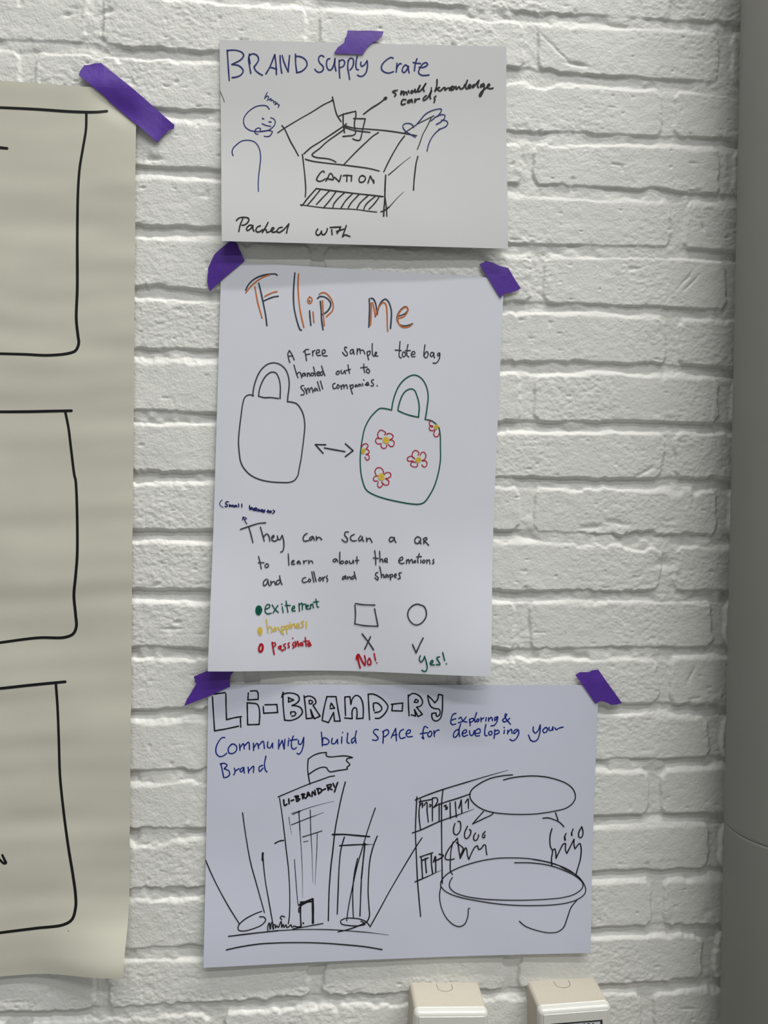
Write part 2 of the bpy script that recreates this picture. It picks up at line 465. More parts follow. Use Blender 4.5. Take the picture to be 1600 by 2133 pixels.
# ------------------------------------------------------------------ pen strokes lying on the sheets
STROKES = """
@ supply heading - blue 14 450 80 5
117,125 125,250 138,437 | 117,125 200,122 270,145 288,175 260,220 165,270! 240,285 283,335 260,380 210,402 168,408
350,160 340,210 350,290 362,362 | 345,200 355,260 | 350,178 380,160 425,175 444,215 425,260 397,295! 410,330 450,365 485,383
520,368 560,300 600,200 612,168! 625,270 630,375 | 570,302 605,310 632,320
668,178 672,270 685,360 | 690,178 710,250 752,348! 758,270 767,178
828,163 830,260 842,355 | 828,185 880,190 930,220 950,270 930,310 885,345 840,356
1123,190 1105,178 1080,185 1068,220 1085,260 1115,290 1118,320 1100,345 1070,352 1045,340 1030,320
1185,210 1165,215 1152,250 1155,295 1175,328 1200,325 1225,280 1240,210! 1238,280 1250,338
1283,225 1283,300 1285,350 1290,412 | 1287,240 1310,222 1335,232 1340,260 1325,290 1295,303
1378,225 1372,300 1380,350 1392,425 | 1375,240 1400,205 1428,215 1432,260 1420,300 1397,328
1472,185 1460,240 1458,300 1470,325 1485,325
1510,245 1508,275 1520,290 1545,275 1575,232! 1578,290 1560,360 1530,390 1500,395 1475,382
1845,205 1825,198 1775,225 1730,275 1725,320 1755,350 1800,360 1850,345
1885,258 1882,300 1878,350 | 1880,320 1895,285 1920,260 1930,265
1995,290 1975,275 1950,300 1940,340 1960,355 1988,325 2005,290! 2005,330 2012,358
2093,212 2075,270 2067,338 | 2055,250 2090,258 2130,260
2115,300 2165,300 2205,270 2190,252 2155,265 2120,320 2110,355 2140,382 2180,385 2218,380
@ supply person_drawing - blue 10 450 80 5
555,735 530,705 480,697 410,712 340,760 295,820 287,870 305,920 350,955 410,968 480,968 545,955 600,915 618,875 605,840 570,825
w12:483,832 498,838 | w12:553,868 575,870 | 480,887 520,905 570,915
462,955 465,940 445,932 415,945 403,970 415,992 438,997 | 460,968 530,960 570,962 588,970 580,990 560,1015 540,1022 503,1018
178,1220 168,1190 175,1150 210,1110 265,1070 330,1060 390,1072 425,1100 455,1160 465,1240 458,1320 445,1430 440,1510 442,1592
@ supply caption person_drawing blue 9 450 80 5
535,562 520,590 507,625 | 507,625 530,600 548,605 535,645 | 550,640 575,625 570,650 590,640 600,655 600,672 615,655 625,665 612,690 640,672 645,690 660,690 648,718
@ supply stray_line - black 5 450 80 5
40,545 65,600 88,660
@ supply crate_drawing - black 12 450 80 5
w10:643,982 720,930 860,845 1000,765 1120,690 1215,645 | 1213,610 1225,660 1240,730 1262,800 1303,865 | 687,908 710,935 780,1080 815,1140 858,1220
w14:1205,645 1215,648
1360,888 1325,915 1200,1000 1070,1085 990,1135 917,1200 | 1340,945 1290,980 1150,1080 1080,1145 1000,1212 1020,1230 1060,1242 1130,1248 1200,1262 1250,1287
1340,908 1430,932 1600,945 1750,958 1880,975 1970,990 2090,1012 | 1340,925 1430,955 1520,968 1605,977
1692,980 1630,1020 1570,1075 1460,1180 1330,1315
932,1258 1000,1277 1150,1298 1330,1318 1500,1340 1600,1355 1700,1380
900,1208 915,1330 930,1480 935,1580 930,1650
1965,1015 1915,1080 1860,1170 1800,1280 1748,1388
t10:1797,1422 1870,1360 1940,1300 2027,1232 | w14:1768,1423 1762,1530 1758,1680 1750,1780 1747,1850 | w12:1758,1560 1762,1660 1775,1760 1780,1850
1718,1805 1760,1788 1800,1755 | t10:1770,1790 1800,1760 1890,1660 1955,1597
w9:2245,820 2205,905 2150,1010 2125,1085 2098,1155 | w9:1957,985 2020,945 2100,890 2180,850 2270,805
w13:2103,1228 2085,1300 2072,1400 2062,1500 2058,1578
w13:882,1730 893,1740 950,1670 1045,1563! 1150,1577 1350,1602 1500,1620 1600,1630 1740,1647 | w9:885,1732 1000,1748 1120,1763 1280,1772 1450,1780 1600,1800 1675,1808
@ supply knowledge_cards crate_drawing black 12 450 80 5
1283,808 1325,790 1455,757! 1458,800 1442,880 1450,960 1455,985 1430,1008 1375,1015 1322,1020 | w13:1325,785 1325,880 1338,980
1435,833 1500,835 1555,835! 1535,920 1515,1010 1500,1055 1470,1062 1425,1045
@ supply hatching crate_drawing black 12 450 80 5
1090,1570 1010,1670 948,1740 | 1183,1585 1110,1660 1047,1728 | 1248,1598 1190,1680 1118,1765 | 1343,1602 1260,1680 1225,1730 1218,1765 | 1422,1617 1350,1690 1303,1765 | 1490,1625 1410,1710 1378,1762 | 1585,1635 1500,1715 1470,1768 | 1658,1645 1580,1710 1550,1750 1540,1780 | 1698,1655 1650,1720 1595,1777
@ supply caution_lettering crate_drawing black 13 450 296 5
1128,315 1120,300 1095,312 1060,360 1048,390 1070,407 1110,400 1135,382 | 1145,405 1165,370 1190,325 1205,330 1220,365 1222,390 1185,385 1150,380 | 1235,365 1262,390 1283,412! 1295,380 1303,345 | 1325,350 1360,345 1415,350 | 1365,348 1362,408 | 1412,352 1410,405 | 1535,348 1505,355 1490,390 1500,415 1530,415 1555,390 1552,360 1520,346 | 1583,425 1595,390 1608,352! 1630,395 1645,425! 1643,395
@ supply caption - black 13 450 296 5
213,815 240,790 290,782 340,795 335,830 300,860 270,865 | 280,795 250,870 238,930 | 385,868 350,865 318,900 325,920 350,910 385,875! 385,905 395,925 | 462,870 430,885 415,920 430,935 460,930 485,910 | 543,835 520,880 480,945 505,910 525,915 530,940 560,930 590,915 605,895 590,890 575,915 590,937 630,930 | 690,885 655,895 635,930 655,940 700,915 760,850! 745,900 735,945
@ supply caption - black 13 450 296 5
1060,905 1042,935 1050,965 1075,965 1100,925! 1105,960 1130,960 1155,925 1160,900 | 1205,910 1210,962 | 1190,888 1300,882! 1280,920 1262,950 | 1255,930 1330,905 | 1358,868 1340,920 1318,985! 1345,965 1365,970 1395,982
@ supply caption - black 15 750 80 5
388,540 360,545 340,555 365,570 375,585 362,600 | 432,548 425,585 440,560 455,548 455,590 470,560 485,560 490,585 | 505,545 510,565 | 545,540 530,555 535,570 560,550 575,530! 575,560 600,545 625,490! 600,545 610,555 640,535 685,470! 660,520 668,550
w11:745,512 738,560 | 803,428 800,490 782,550 | 783,540 815,515 830,510 | 805,530 835,545 870,515 885,510 885,540 910,518 930,515 935,540 955,520 965,498 945,510 945,535 970,532 985,508 970,500 | 1000,500 1005,530 1035,500 1045,525 1075,515 1090,480 | 1118,435 1100,500 1110,525 1130,515 1152,490 1148,478 1130,495 1130,515 1150,515 | 1190,480 1165,500 1175,512 1205,480 1240,435! 1225,500 1235,510 | 1290,470 1260,485 1258,505 1295,485! 1290,530 1265,590 1250,605 1245,590 1275,545 1320,510 1352,485 1345,472 1325,495 1330,515 1360,522 1385,517
480,640 450,635 432,665 435,690 470,680 | 530,640 505,645 495,668 515,665 540,635! 545,665 | 575,630 570,665 590,635 620,628 | 690,595 660,625 662,645 700,622 745,545! 730,600 735,628 | 790,600 775,615 780,640 772,665
@ supply pointer_arrow - black 13 750 80 5
38,787 120,725 200,675 260,628 | w28:258,628 270,620
@ supply hand_drawing - blue 10 750 80 5
578,1028 530,1000 475,965 447,920 455,895 500,882 540,895 562,925 | 580,905 620,860 680,790 740,755 810,735 848,735 845,760 810,810 | 740,858 800,810 860,792 885,800 880,830 840,870 795,895 | 850,850 895,855 915,880 900,910 850,938 820,945 | 840,938 790,980 750,1030 720,1090 703,1150 700,1172
@ tote heading - slate 14 480 550 5
160,270 185,220 230,170 300,130 380,108 440,103 475,105 487,117 | 295,198 315,280 345,420 368,540 380,640 | 350,383 400,360 450,343 498,335 | 672,92 662,200 657,320 662,440 685,560 715,660 728,685 740,688 | 825,487 830,560 838,637 | 908,357 930,340 970,340 1010,360 1042,400 1045,430 1020,480 985,512 950,527 | 937,387 945,480 950,580 965,685 | 823,383 828,384
@ tote heading_echo heading orange 13 480 550 5
160,298 220,225 300,160 350,132 410,112 | 255,237 285,400 330,563 | 357,337 410,310 440,297 485,287 | 710,103 705,200 710,340 730,500 765,660 | 825,343 807,370 810,400 828,411 848,390 848,358 825,343 | 860,497 870,607 | 925,317 950,300 990,302 1040,350 1070,420 1065,480 1000,548 | 960,380 965,480 978,642
@ tote heading - slate 14 480 550 5
1447,362 1450,470 1442,655 | 1465,355 1490,365 1515,420 1527,525! 1545,450 1580,385 1615,365 1645,390 1672,460 1678,520 1668,670 | w11:1750,540 1790,530 1835,500 1848,465 1830,442 1795,455 1755,500 1735,550 1740,595 1765,630 1810,643 1860,635 1898,620
@ tote heading_echo heading orange 13 480 550 5
1468,405 1468,500 1460,637 | 1482,402 1500,480 1510,548! 1540,460 1595,400 1620,420 1632,510 1635,650 1640,700 | 1755,563 1800,550 1838,510 1852,465 1830,450 1795,465 1755,515 1742,560 1755,620 1780,650 1810,660 1860,652 1890,632
@ tote paragraph - gray 11 480 550 5
620,1025 605,980 600,930 615,900! 640,940 665,998 | 605,960 650,955 | 760,915 790,890 815,890 | 775,905 785,950 793,1005 | 785,945 830,935 | 855,905 860,955 | 858,930 868,905 880,898 | 893,925 925,920 925,895 905,895 895,920 905,950 940,950 | 955,930 985,925 985,895 965,895 955,930 970,955 1008,955
1213,870 1195,863 1190,885 1218,930 1218,950 1200,955 1168,920 | 1280,890 1255,895 1248,925 1260,935 1278,915 1280,895 1290,940 | 1322,880 1320,940 | 1322,910 1345,880 1355,930 | 1355,900 1380,895 1402,935 | 1425,910 1428,950 1440,995 | 1428,915 1455,905 1452,940 1430,955 | 1478,828 1478,900 1485,950 1500,960 1515,940 1525,925 1515,915 1505,935 1510,955 1537,958
1768,805 1760,910 1760,965 1780,978 | 1717,895 1780,900 | 1800,915 1790,940 1800,965 1822,955 1822,925 1805,915 | 1850,838 1840,890 1840,950 1860,968 | 1822,902 1875,900 | 1885,940 1922,935 1915,910 1895,915 1885,940 1895,965 1925,962
2028,840 2020,890 2015,945 | 2020,945 2045,910 2060,930 2055,960 2035,978 2015,955 | 2120,925 2095,920 2083,950 2095,965 2115,940 2120,925 2120,960 2127,975 | 2180,925 2162,930 2160,955 2175,950 2182,930! 2180,970 2160,1015 2140,1032 2112,1030
@ tote paragraph - gray 11 480 740 5
662,100 685,180 705,235 | 690,200 715,175 730,185 742,235 | 775,185 755,190 752,215 765,215 778,190 785,215 | 800,185 805,220 | 802,200 820,183 830,215 | 865,185 845,185 842,210 860,212 870,190 | 865,120 878,170 885,215 | 900,190 930,185 922,170 905,175 900,200 915,212 935,205 | 962,170 942,175 940,205 955,208 965,185 | 950,110 965,160 985,212
1120,165 1102,180 1108,200 1128,195 1135,170 1120,163 | 1155,155 1155,185 1170,190 1190,160! 1195,180 1203,190 | 1225,100 1232,150 1242,187 | 1203,160 1250,145 | 1390,90 1392,150 1400,180 | 1357,130 1425,122 | 1435,140 1418,150 1422,178 1442,185 1450,160 1435,142
765,315 735,322 740,345 768,380 765,410 735,412 | 775,340 788,370 798,402! 795,365 810,340 825,385 | 825,365 845,335 862,385 | 885,340 870,365 885,370 898,345 910,370 | 907,275 935,370 | 938,268 962,352
1090,292 1070,300 1068,330 1080,350 1098,340 | 1115,310 1108,335 1122,345 1135,320 1118,305 | 1150,315 1158,352 | 1155,330 1175,305 1185,345 | 1185,325 1208,305 1220,345 | 1245,310 1258,360 1272,402 | 1248,320 1275,305 1280,330 1258,350 | 1310,305 1298,320 1305,330 1318,310 1325,325 | 1335,300 1340,322 | 1338,312 1352,298 1360,320 | 1375,295 1380,317 | 1388,253 1392,260 | 1405,305 1440,295 1432,280 1415,290 1415,312 1445,308 | 1492,255 1475,258 1470,275 1490,300 1488,318 1465,318 | 1527,315 1531,318
@ tote bag_drawing - gray 12 480 740 5
238,420 235,400 250,310 290,200 330,140 390,92 450,78 510,92 565,135 595,190 612,270 610,350 600,420 595,483! 640,488 690,505 740,570 765,640 775,740 765,860 750,980 735,1090 715,1190 705,1245 670,1300 620,1322 540,1325 400,1315 290,1288 200,1240 130,1160 105,1100 95,1040 85,900 95,760 110,640 122,545 135,480 150,440 180,415 210,412 240,423
295,425 300,370 330,280 375,210 430,175 475,185 505,240 520,320 518,450 | 292,425 350,440 420,440 500,450
@ tote double_arrow - gray 14 480 740 5
993,932 885,930! 965,1020 | 980,965 1192,1003 | 1198,922 1278,993! 1198,1055
@ tote flowery_bag_drawing - green 12 640 850 5
867,17 800,3 755,5 700,50 650,110 600,210 570,350 555,470 555,620 575,750 615,850 690,900 800,940 950,975 1080,997 1170,1000 1220,980 1280,900 1330,800 1370,660 1388,540 1388,400 1385,270 1370,200 1330,155 1290,130 1243,120
880,22 885,-20 905,-110 950,-220 1010,-295 1080,-338 1130,-343 1190,-310 1240,-230 1260,-130 1250,-10 1230,118 | 945,22 955,-30 990,-130 1030,-180 1080,-200 1115,-188 1150,-110 1167,-20 1160,95! 1080,78 1010,55 950,28
@ tote flower flowery_bag_drawing red 9 640 850 5
778,318 745,310 735,270 765,228 820,260 805,277 | 828,275 850,262 895,285 890,310 860,332! 890,335 908,360 895,395 870,400 845,378 | 830,385 820,412 795,420 770,400 772,375 | 770,370 735,372 712,345 725,315 770,318
@ tote flower flowery_bag_drawing red 9 640 850 5
568,405 590,375 620,372 635,395 612,425! 640,440 645,465 612,482! 640,490 645,530 625,543 600,510
@ tote flower flowery_bag_drawing red 9 640 850 5
718,695 705,660 730,622 770,625 795,660 792,690 | 800,690 830,670 868,680 870,710 845,728 815,735! 850,760 845,795 820,803 795,790 775,770 | 740,770 733,800 750,828 775,815 795,785 | 735,705 700,715 690,740 700,758 735,758
@ tote flower flowery_bag_drawing red 9 640 850 5
1122,527 1095,500 1100,460 1130,440 1165,465 1155,490 | 1178,490 1190,465 1215,458 1237,490 1225,530 1195,548! 1235,550 1250,580 1230,612 1210,610 1195,590 | 1118,525 1080,500 1045,520 1050,548 1105,550 | 1130,565 1090,562 1078,590 1110,612 1145,608 1150,580
@ tote flower flowery_bag_drawing red 9 640 850 5
1300,130 1275,140 1280,180 1310,190 1300,200 | 1305,185 1275,195 1275,225 1310,235 1330,225 | 1330,235 1318,270 1335,298 1365,290 1375,260
@ tote flower_centre flowery_bag_drawing yellow 9 640 850 5
spiral:818,335,34,36,3.2
@ tote flower_centre flowery_bag_drawing yellow 9 640 850 5
spiral:583,450,20,30,3
@ tote flower_centre flowery_bag_drawing yellow 9 640 850 5
spiral:770,717,34,38,3.2
@ tote flower_centre flowery_bag_drawing yellow 9 640 850 5
spiral:1160,540,26,27,3 | 1130,535 1140,560 1150,572
@ tote flower_centre flowery_bag_drawing yellow 9 640 850 5
spiral:1345,198,22,25,3
@ tote note - navy 11 440 950 5
w7:115,455 92,480 90,505 108,525 125,533 | 180,478 160,475 150,495 170,510 165,525 145,525 | 190,505 190,527 205,507 210,527 225,508 230,528 | 258,512 240,518 245,530 262,515 268,530 | 285,498 288,528 | 318,500 320,530
400,513 400,550 | 400,545 425,535 425,553 402,552 | 430,540 435,555 455,540 | 468,538 455,550 465,565 440,562 | 475,545 475,570 | 490,550 490,575 505,555 510,575 | 520,570 540,565 530,555 518,570 535,580 | 560,560 545,570 560,578 545,585 | 580,575 600,572 | 592,560 590,590 | 615,570 605,585 620,590 628,575 615,570 | 645,563 662,575 640,598
w8:372,708 355,680 332,635! 325,665 | w8:330,632 370,650 348,662
@ tote paragraph - gray 12 440 950 5
305,763 400,730 500,700 567,695 | 390,735 410,800 435,900 | 513,740 530,800 553,885 | 545,845 575,810 600,830 612,885 | 630,855 655,840 650,825 632,840 635,875 665,885 690,870 | 690,830 695,860 715,870 740,825! 755,880 755,960 740,995 725,998
1000,805 970,825 958,865 970,885 1010,880 | 1055,835 1030,850 1025,875 1045,870 1062,840 1075,875 | 1095,835 1098,875 | 1098,860 1125,845 1152,870
1430,792 1400,790 1390,820 1418,860 1415,890 1390,893 1362,868 | 1490,815 1455,835 1452,865 1475,883 1512,880 | 1558,830 1535,865 1545,883 1570,860 1575,835 1578,875 1590,885 | 1618,850 1622,890 | 1622,870 1650,855 1665,875 1675,897
1905,850 1870,845 1855,875 1870,892 1900,870 1908,845 1912,880 1925,897 | 2150,838 2125,860 2125,900 2150,910 2180,890 2180,855 2150,838 | 2165,885 2187,912 | 2215,865 2215,912 | 2210,862 2240,848 2248,865 2220,885! 2245,905 2265,927
@ tote paragraph - gray 11 480 1070 5
293,443 310,510 322,572 | 290,510 350,510 | 378,520 360,540 370,560 395,550 392,525 375,520 | 603,418 610,535 | 640,510 665,495 655,485 640,500 640,525 670,525 | 715,490 695,505 700,522 720,500 730,525 | 760,490 768,520 | 765,505 780,490 795,490 | 815,485 818,520 | 818,505 845,490 860,515
1100,470 1075,475 1070,495 1090,500 1108,475 1120,500 | 1140,400 1140,515 | 1142,510 1165,490 1180,505 1165,520 1142,515 | 1210,490 1195,505 1205,520 1225,505 1210,490 | 1240,490 1245,515 1265,515 1280,485! 1285,515 | 1318,448 1320,520 | 1300,487 1338,485
1503,385 1512,450 1515,532 | 1488,460 1540,465 | 1555,390 1560,500 | 1560,485 1580,470 1590,505 | 1605,490 1635,485 1630,465 1610,470 1605,495 1638,505
1755,490 1795,475 1790,450 1765,465 1755,500 1780,520 1812,512 | 1835,480 1835,518 | 1835,500 1855,475 1865,515 | 1868,495 1890,475 1900,510 | 1920,490 1910,508 1930,505 1928,485 | 1968,415 1952,480 1955,510 | 1940,450 1985,445 | 1985,480 1985,510 | 1987,445 1990,448 | 2015,480 2000,500 2015,512 2030,495 2015,480 | 2045,480 2048,515 | 2048,495 2070,480 2080,520 | 2120,475 2110,485 2122,510 2105,520
375,680 345,710 350,750 380,730 390,685! 400,740 412,750 | 420,700 425,740 | 425,720 455,705 470,738 | 510,690 485,700 480,735 505,730 525,695 | 513,645 522,700 538,738
785,665 755,675 750,705 770,717 800,705 | 820,680 810,700 825,710 838,690 820,678 | 848,605 870,712 | 868,603 893,705 | 930,665 920,690 935,700 948,675 930,663 | 960,660 968,700 | 965,680 985,655 | 1010,645 1000,660 1015,690 1005,708
1190,650 1168,665 1170,685 1195,665 1200,645! 1205,680 | 1220,655 1225,682 | 1225,670 1245,655 1255,680 | 1290,645 1265,660 1270,682 1295,660 | 1290,605 1300,650 1310,682
1535,612 1515,620 1512,640 1540,665 1535,690 1505,668 | 1555,550 1570,620 1575,665 | 1572,645 1590,630 1600,665 | 1625,630 1610,655 1620,665 1640,635 1645,665 | 1660,635 1670,690 | 1662,640 1685,630 1690,650 1670,665 | 1710,650 1730,640 1720,625 1705,650 1725,665 | 1780,615 1755,620 1765,650 1770,672 1745,678
@ tote excitement_note - green 11 500 1220 5
w34:spiral:195,260,18,38,3 | 265,245 305,225 310,200 285,195 265,225 265,275 290,293 325,285 | 335,200 365,245 400,278 | 395,205 345,283 | 440,220 450,278 | 433,190 440,192 | 480,158 490,220 500,275 | 470,205 525,205 | 545,245 570,230 565,210 545,225 545,260 575,262 | 615,185 620,265 | 618,200 645,180 650,250 | 650,200 680,190 690,240 | 690,225 715,210 705,200 690,220 700,242 725,240 | 735,195 735,240 | 735,210 755,190 765,230 | 790,138 800,190 805,220 820,222 | 765,172 818,165
@ tote happiness_note - yellow 10 500 1220 5
w11:spiral:207,470,24,44,2.3 | 275,350 285,420 295,488 | 290,450 310,425 330,440 330,485 | 365,430 345,460 355,475 375,440 380,470 | 395,430 440,500 | 432,425 440,470 455,508 | 435,430 465,418 465,445 442,460 | 475,420 485,460 492,495 | 475,425 505,410 505,440 485,450 | 520,405 522,445 | 520,380 522,382 | 535,400 540,440 | 540,415 565,395 575,435 | 590,420 620,410 610,390 590,405 590,435 625,435 | 665,370 640,375 655,400 660,425 635,430 | 693,370 692,440
@ tote passion_note - red 12 500 1220 5
w20:215,610 198,650 205,685 222,685 238,645 228,610 215,612 | w14:335,590 345,650 357,715 | 338,600 365,595 370,620 345,640 | 425,625 400,640 410,660 430,630! 425,660 445,680 | 475,605 455,615 475,650 470,665 450,665 | 515,595 500,605 515,640 500,645 | 560,590 548,610 565,640 550,650 | 548,545 552,548 | 575,580 580,635 600,575 610,630 | 640,590 620,610 635,625 650,595 655,625 | 680,540 690,630 | 660,580 720,575 | 705,610 735,605 725,590 705,605 715,630 742,618
@ tote square_drawing - gray 12 700 1220 5
202,185 280,197 405,202 | 198,200 203,300 197,398 | 195,397 290,415 435,422 | 402,240 438,420
@ tote circle_drawing - gray 12 700 1220 5
870,195 840,192 790,215 755,260 748,310 770,365 810,402 845,408 895,385 935,330 942,280 925,225 905,208 872,198
@ tote cross_mark - gray 13 700 1220 5
272,502 340,590 392,668 | 360,530 330,595 300,658
@ tote check_mark - gray 13 700 1220 5
797,612 835,698! 870,620 907,545
@ tote no_lettering - red 16 700 1220 5
215,765 218,730 235,715 250,740 280,800 303,830 | 228,715 235,790 252,855 | w13:300,828 308,780 297,728 | w14:350,755 330,785 335,820 360,820 362,780 345,755 | w13:398,707 412,778 | w12:423,803 426,805
@ tote yes_lettering - green 12 700 1220 5
878,730 868,765 885,795 910,770 922,735! 940,790 950,860 935,890 910,890 895,880 | 985,815 1010,795 1005,775 985,795 985,820 1025,825 | 1080,740 1050,750 1070,790 1085,820 1045,822 | 1112,695 1132,778 | 1149,812 1152,814
@ library heading - black 13 430 1420 5
78,130 195,113 | 203,125 205,250 210,395! 290,375 365,363 | 355,370 358,472 | 335,463 210,490 85,512! 78,400 70,280 63,157
437,117 432,190! 540,183! 537,120 525,97 460,97 | 425,220 430,448! 550,445! 555,330 545,260 525,232 490,225 425,220
610,240 735,237! 742,320! 597,328! 592,258
785,160 800,110 | 797,110 800,250 815,400! 880,403 960,370 1000,320 985,275 940,252 890,248! 930,230 965,195 960,150 920,125 850,117 800,130 | 852,165 910,190! 855,212! 857,165 | 878,315 880,340 | 885,315 915,313 932,330 915,355 890,358
1017,145 1030,250 1042,385! 1105,378! 1085,290 | 1085,290 1125,385! 1185,358! 1140,290 1110,245! 1140,220 1130,180 1095,155 1055,150 1020,165 | 1070,195 1075,230 1100,225 1105,205 1085,192 1070,195
1205,405 1225,280 1255,155! 1350,155! 1370,280 1395,410! 1335,410! 1325,320! 1300,370 1272,425! 1218,408 | 1300,222 1290,260 | 1300,222 1335,275! 1290,280
1442,160 1445,250 1450,352 | 1445,158 1495,155! 1505,235! 1520,180 1555,143 1595,155 1625,210 1635,300 1632,380! 1565,385! 1570,330 1560,275 1540,270 1520,300 1517,345 1520,385! 1442,377
1700,395 1692,260 1685,130! 1740,130 1820,170 1885,240 1890,270 1860,330 1800,380 1760,380 | 1740,225 1740,270 1748,302 | 1740,223 1780,222 1815,250 1828,280 1805,310 1755,322
1925,235 2045,222! 2040,305! 1932,302! 1940,235
2103,137 2105,250 2112,355 | 2108,150 2140,125 2185,128 2230,160 2252,210 2235,250 2190,265! 2250,340! 2205,363! 2168,290! 2180,358! 2135,345 | 2180,183 2165,212! 2200,215 2205,195 2180,183
2305,142 2315,205 2340,260 2380,280 2420,285 2435,310 2425,350 2400,360 2390,325! 2350,330! 2348,365 2365,400 2395,410 2435,385 2455,320 2460,230 2460,140! 2418,132! 2410,180 2380,220! 2350,185 2305,142
@ library subtitle - indigo 12 430 1420 5
192,582 165,582 130,620 100,690 105,750 140,780 180,770 212,745 | 265,650 230,690 235,740 270,748 310,720 315,675 280,648 255,655 | 345,650 350,715 | 348,690 385,645 395,700 | 395,670 440,630 450,705 | 490,640 492,715 | 492,690 530,640 545,695 | 545,665 590,620 605,695 | 640,625 638,680 660,690 690,640! 690,690 | 755,605 752,700 | 755,680 790,610! 810,700! 818,600 | 855,610 852,665 | 858,590 860,592 | 905,565 885,640 895,695 920,700 938,685 | 870,610 945,600 | 958,610 965,650 985,650 1015,580! 1010,660 985,735 960,755 945,745
1198,525 1205,600 1207,668 | 1208,640 1220,585 1250,590 1278,620 1260,650 1210,655 | 1310,590 1305,640 1335,645 1365,600! 1368,645 | 1412,575 1408,640 | 1418,527 1420,530 | 1472,535 1470,635 1490,640 | 1545,580 1515,600 1518,640 1555,600 | 1563,512 1550,580 1560,640
1790,500 1760,497 1740,525 1770,560 1790,590 1770,610 1730,605 | 1845,515 1840,640 | 1835,520 1885,500 1900,530 1870,565 1845,575 | 1925,585 1950,530 1972,487! 1980,615 | 1935,560 1985,550 | 2055,495 2020,515 2010,560 2025,590 2070,580 | 2080,545 2120,530 2125,505 2100,505 2080,540 2095,572 2145,570
2305,480 2275,465 2260,500 2255,560 2265,595 2245,580 | 2228,542 2300,530 | 2325,520 2305,550 2320,575 2345,555 2345,520 2325,515 | 2370,510 2375,570 | 2375,540 2395,510 2425,503
150,855 165,920 180,995 | 145,855 190,850 215,870 185,905! 235,930 240,970 210,995 180,998 | 290,900 300,935 285,970 | 298,930 340,905 | 375,895 350,920 360,940 385,915 390,890! 395,950 | 435,890 440,950 | 440,930 490,880 490,945 | 585,870 550,890 555,935 590,900 | 620,775 605,860 615,920 632,940
@ library subtitle - indigo 12 890 1440 5
300,230 270,240 250,290 248,335 265,348 298,340 | 255,300 298,285 | 330,285 350,270 375,310 415,320 | 405,270 370,310 325,328 | 440,290 448,355 | 440,295 475,280 485,300 450,325 | 515,222 495,290 500,320 | 525,290 510,315 530,315 540,290 525,287 | 560,275 562,315 | 562,295 590,275 | 615,275 610,310 | 640,275 640,310 | 640,295 670,270 680,305 | 735,265 705,275 705,305 735,270! 725,320 695,355 665,360
800,320 785,300 810,275 830,240 815,235 812,270 840,310 868,343 | 800,318 830,310 858,280
330,395 295,410 273,455 280,480 310,465 335,410 | 350,337 330,410 340,470 | 365,440 410,425 405,400 375,415 365,445 380,470 420,455 | 440,410 450,455 470,460 490,410 | 495,440 550,430 545,390 510,405 495,440 510,465 545,462 | 612,345 600,410 605,460 625,462 | 660,415 640,430 650,455 675,445 670,415 | 705,400 697,490 | 705,415 740,405 750,430 705,450 | 805,405 800,440 | 800,375 803,378 | 840,405 838,445 | 840,430 875,395 885,440 | 935,395 905,410 905,440 950,400! 955,430 930,490 890,515 862,500
1105,370 1105,410 1125,435 1155,410 1178,350! 1175,420 1150,500 1115,522 1080,510 1055,455 | 1235,375 1205,405 1215,430 1245,420 1250,385 1235,375 | 1270,375 1270,405 1295,405 1310,370! 1310,405 | 1330,380 1345,400 1370,385 1415,372
@ library building_drawing - black 10 560 1560 5
97,500 250,435 420,365 560,315 640,287 687,280 | 112,510 135,660 165,900 185,1080 200,1200 215,1400 219,1580 217,1700 213,1760 203,1820 | w12:797,345 760,490 720,680 690,850 665,1080 650,1200 630,1450 620,1790
w12:65,983 110,960 155,953
@ library flag building_drawing black 11 560 1560 5
418,100 470,65 540,42 600,37! 600,70 640,83 700,78 780,72 830,77 873,90! 820,100 808,118 845,165 815,190 820,210 | 810,213 720,225 640,238 620,225 600,195 560,190 500,210 410,268 | 410,107 405,200 415,290 430,368
@ library sign_lettering building_drawing black 15 560 1560 5
155,530 165,590 190,575 | 208,520 212,570 | 232,540 260,530 | 280,490 292,545 | 270,495 310,490 295,515 325,520 300,545 | 350,470 355,520 | 340,475 375,470 360,495 385,515 | 395,505 410,450 430,490 | 400,490 425,475 | 450,495 455,445 485,480 480,430 | 510,415 520,470 | 500,415 540,415 550,440 520,465 | 560,430 590,415 | 610,380 620,430 | 605,380 650,370 645,395 620,405 660,425 | 670,360 685,395 | 717,350 700,400 685,447
@ library window_lines building_drawing black 6 560 1560 5
t7:238,672 310,650 470,597 680,543 | 248,683 330,650 | w9:313,645 325,850 | t7:325,850 340,1080 350,1300 352,1550 | w8:432,635 437,850 | t7:437,850 450,1080 455,1260 460,1390 | w8:237,790 400,725 | t8:400,725 575,660 | w8:352,917 450,887 555,853 | 362,968 410,958 | t6:210,710 222,800 238,890 | 505,880 500,1080 | t6:500,1080 490,1250 482,1420 | w7:268,1150 280,1330 300,1580 305,1620
@ library side_wing building_drawing black 11 660 1700 5
w14:163,192 280,190 400,200 550,213 | w12:237,307 400,298 500,295 | t10:500,295 585,295 | 288,218 255,330 235,500 222,800 213,1020 | 630,208 590,310 555,450 540,620 535,800 545,960 548,1040 520,1100 440,1140 330,1180 222,1205 | w13:502,283 485,450 465,650 | 465,650 457,850 450,1040 | 425,440 395,580 380,700
@ library searchlight building_drawing black 10 660 1700 5
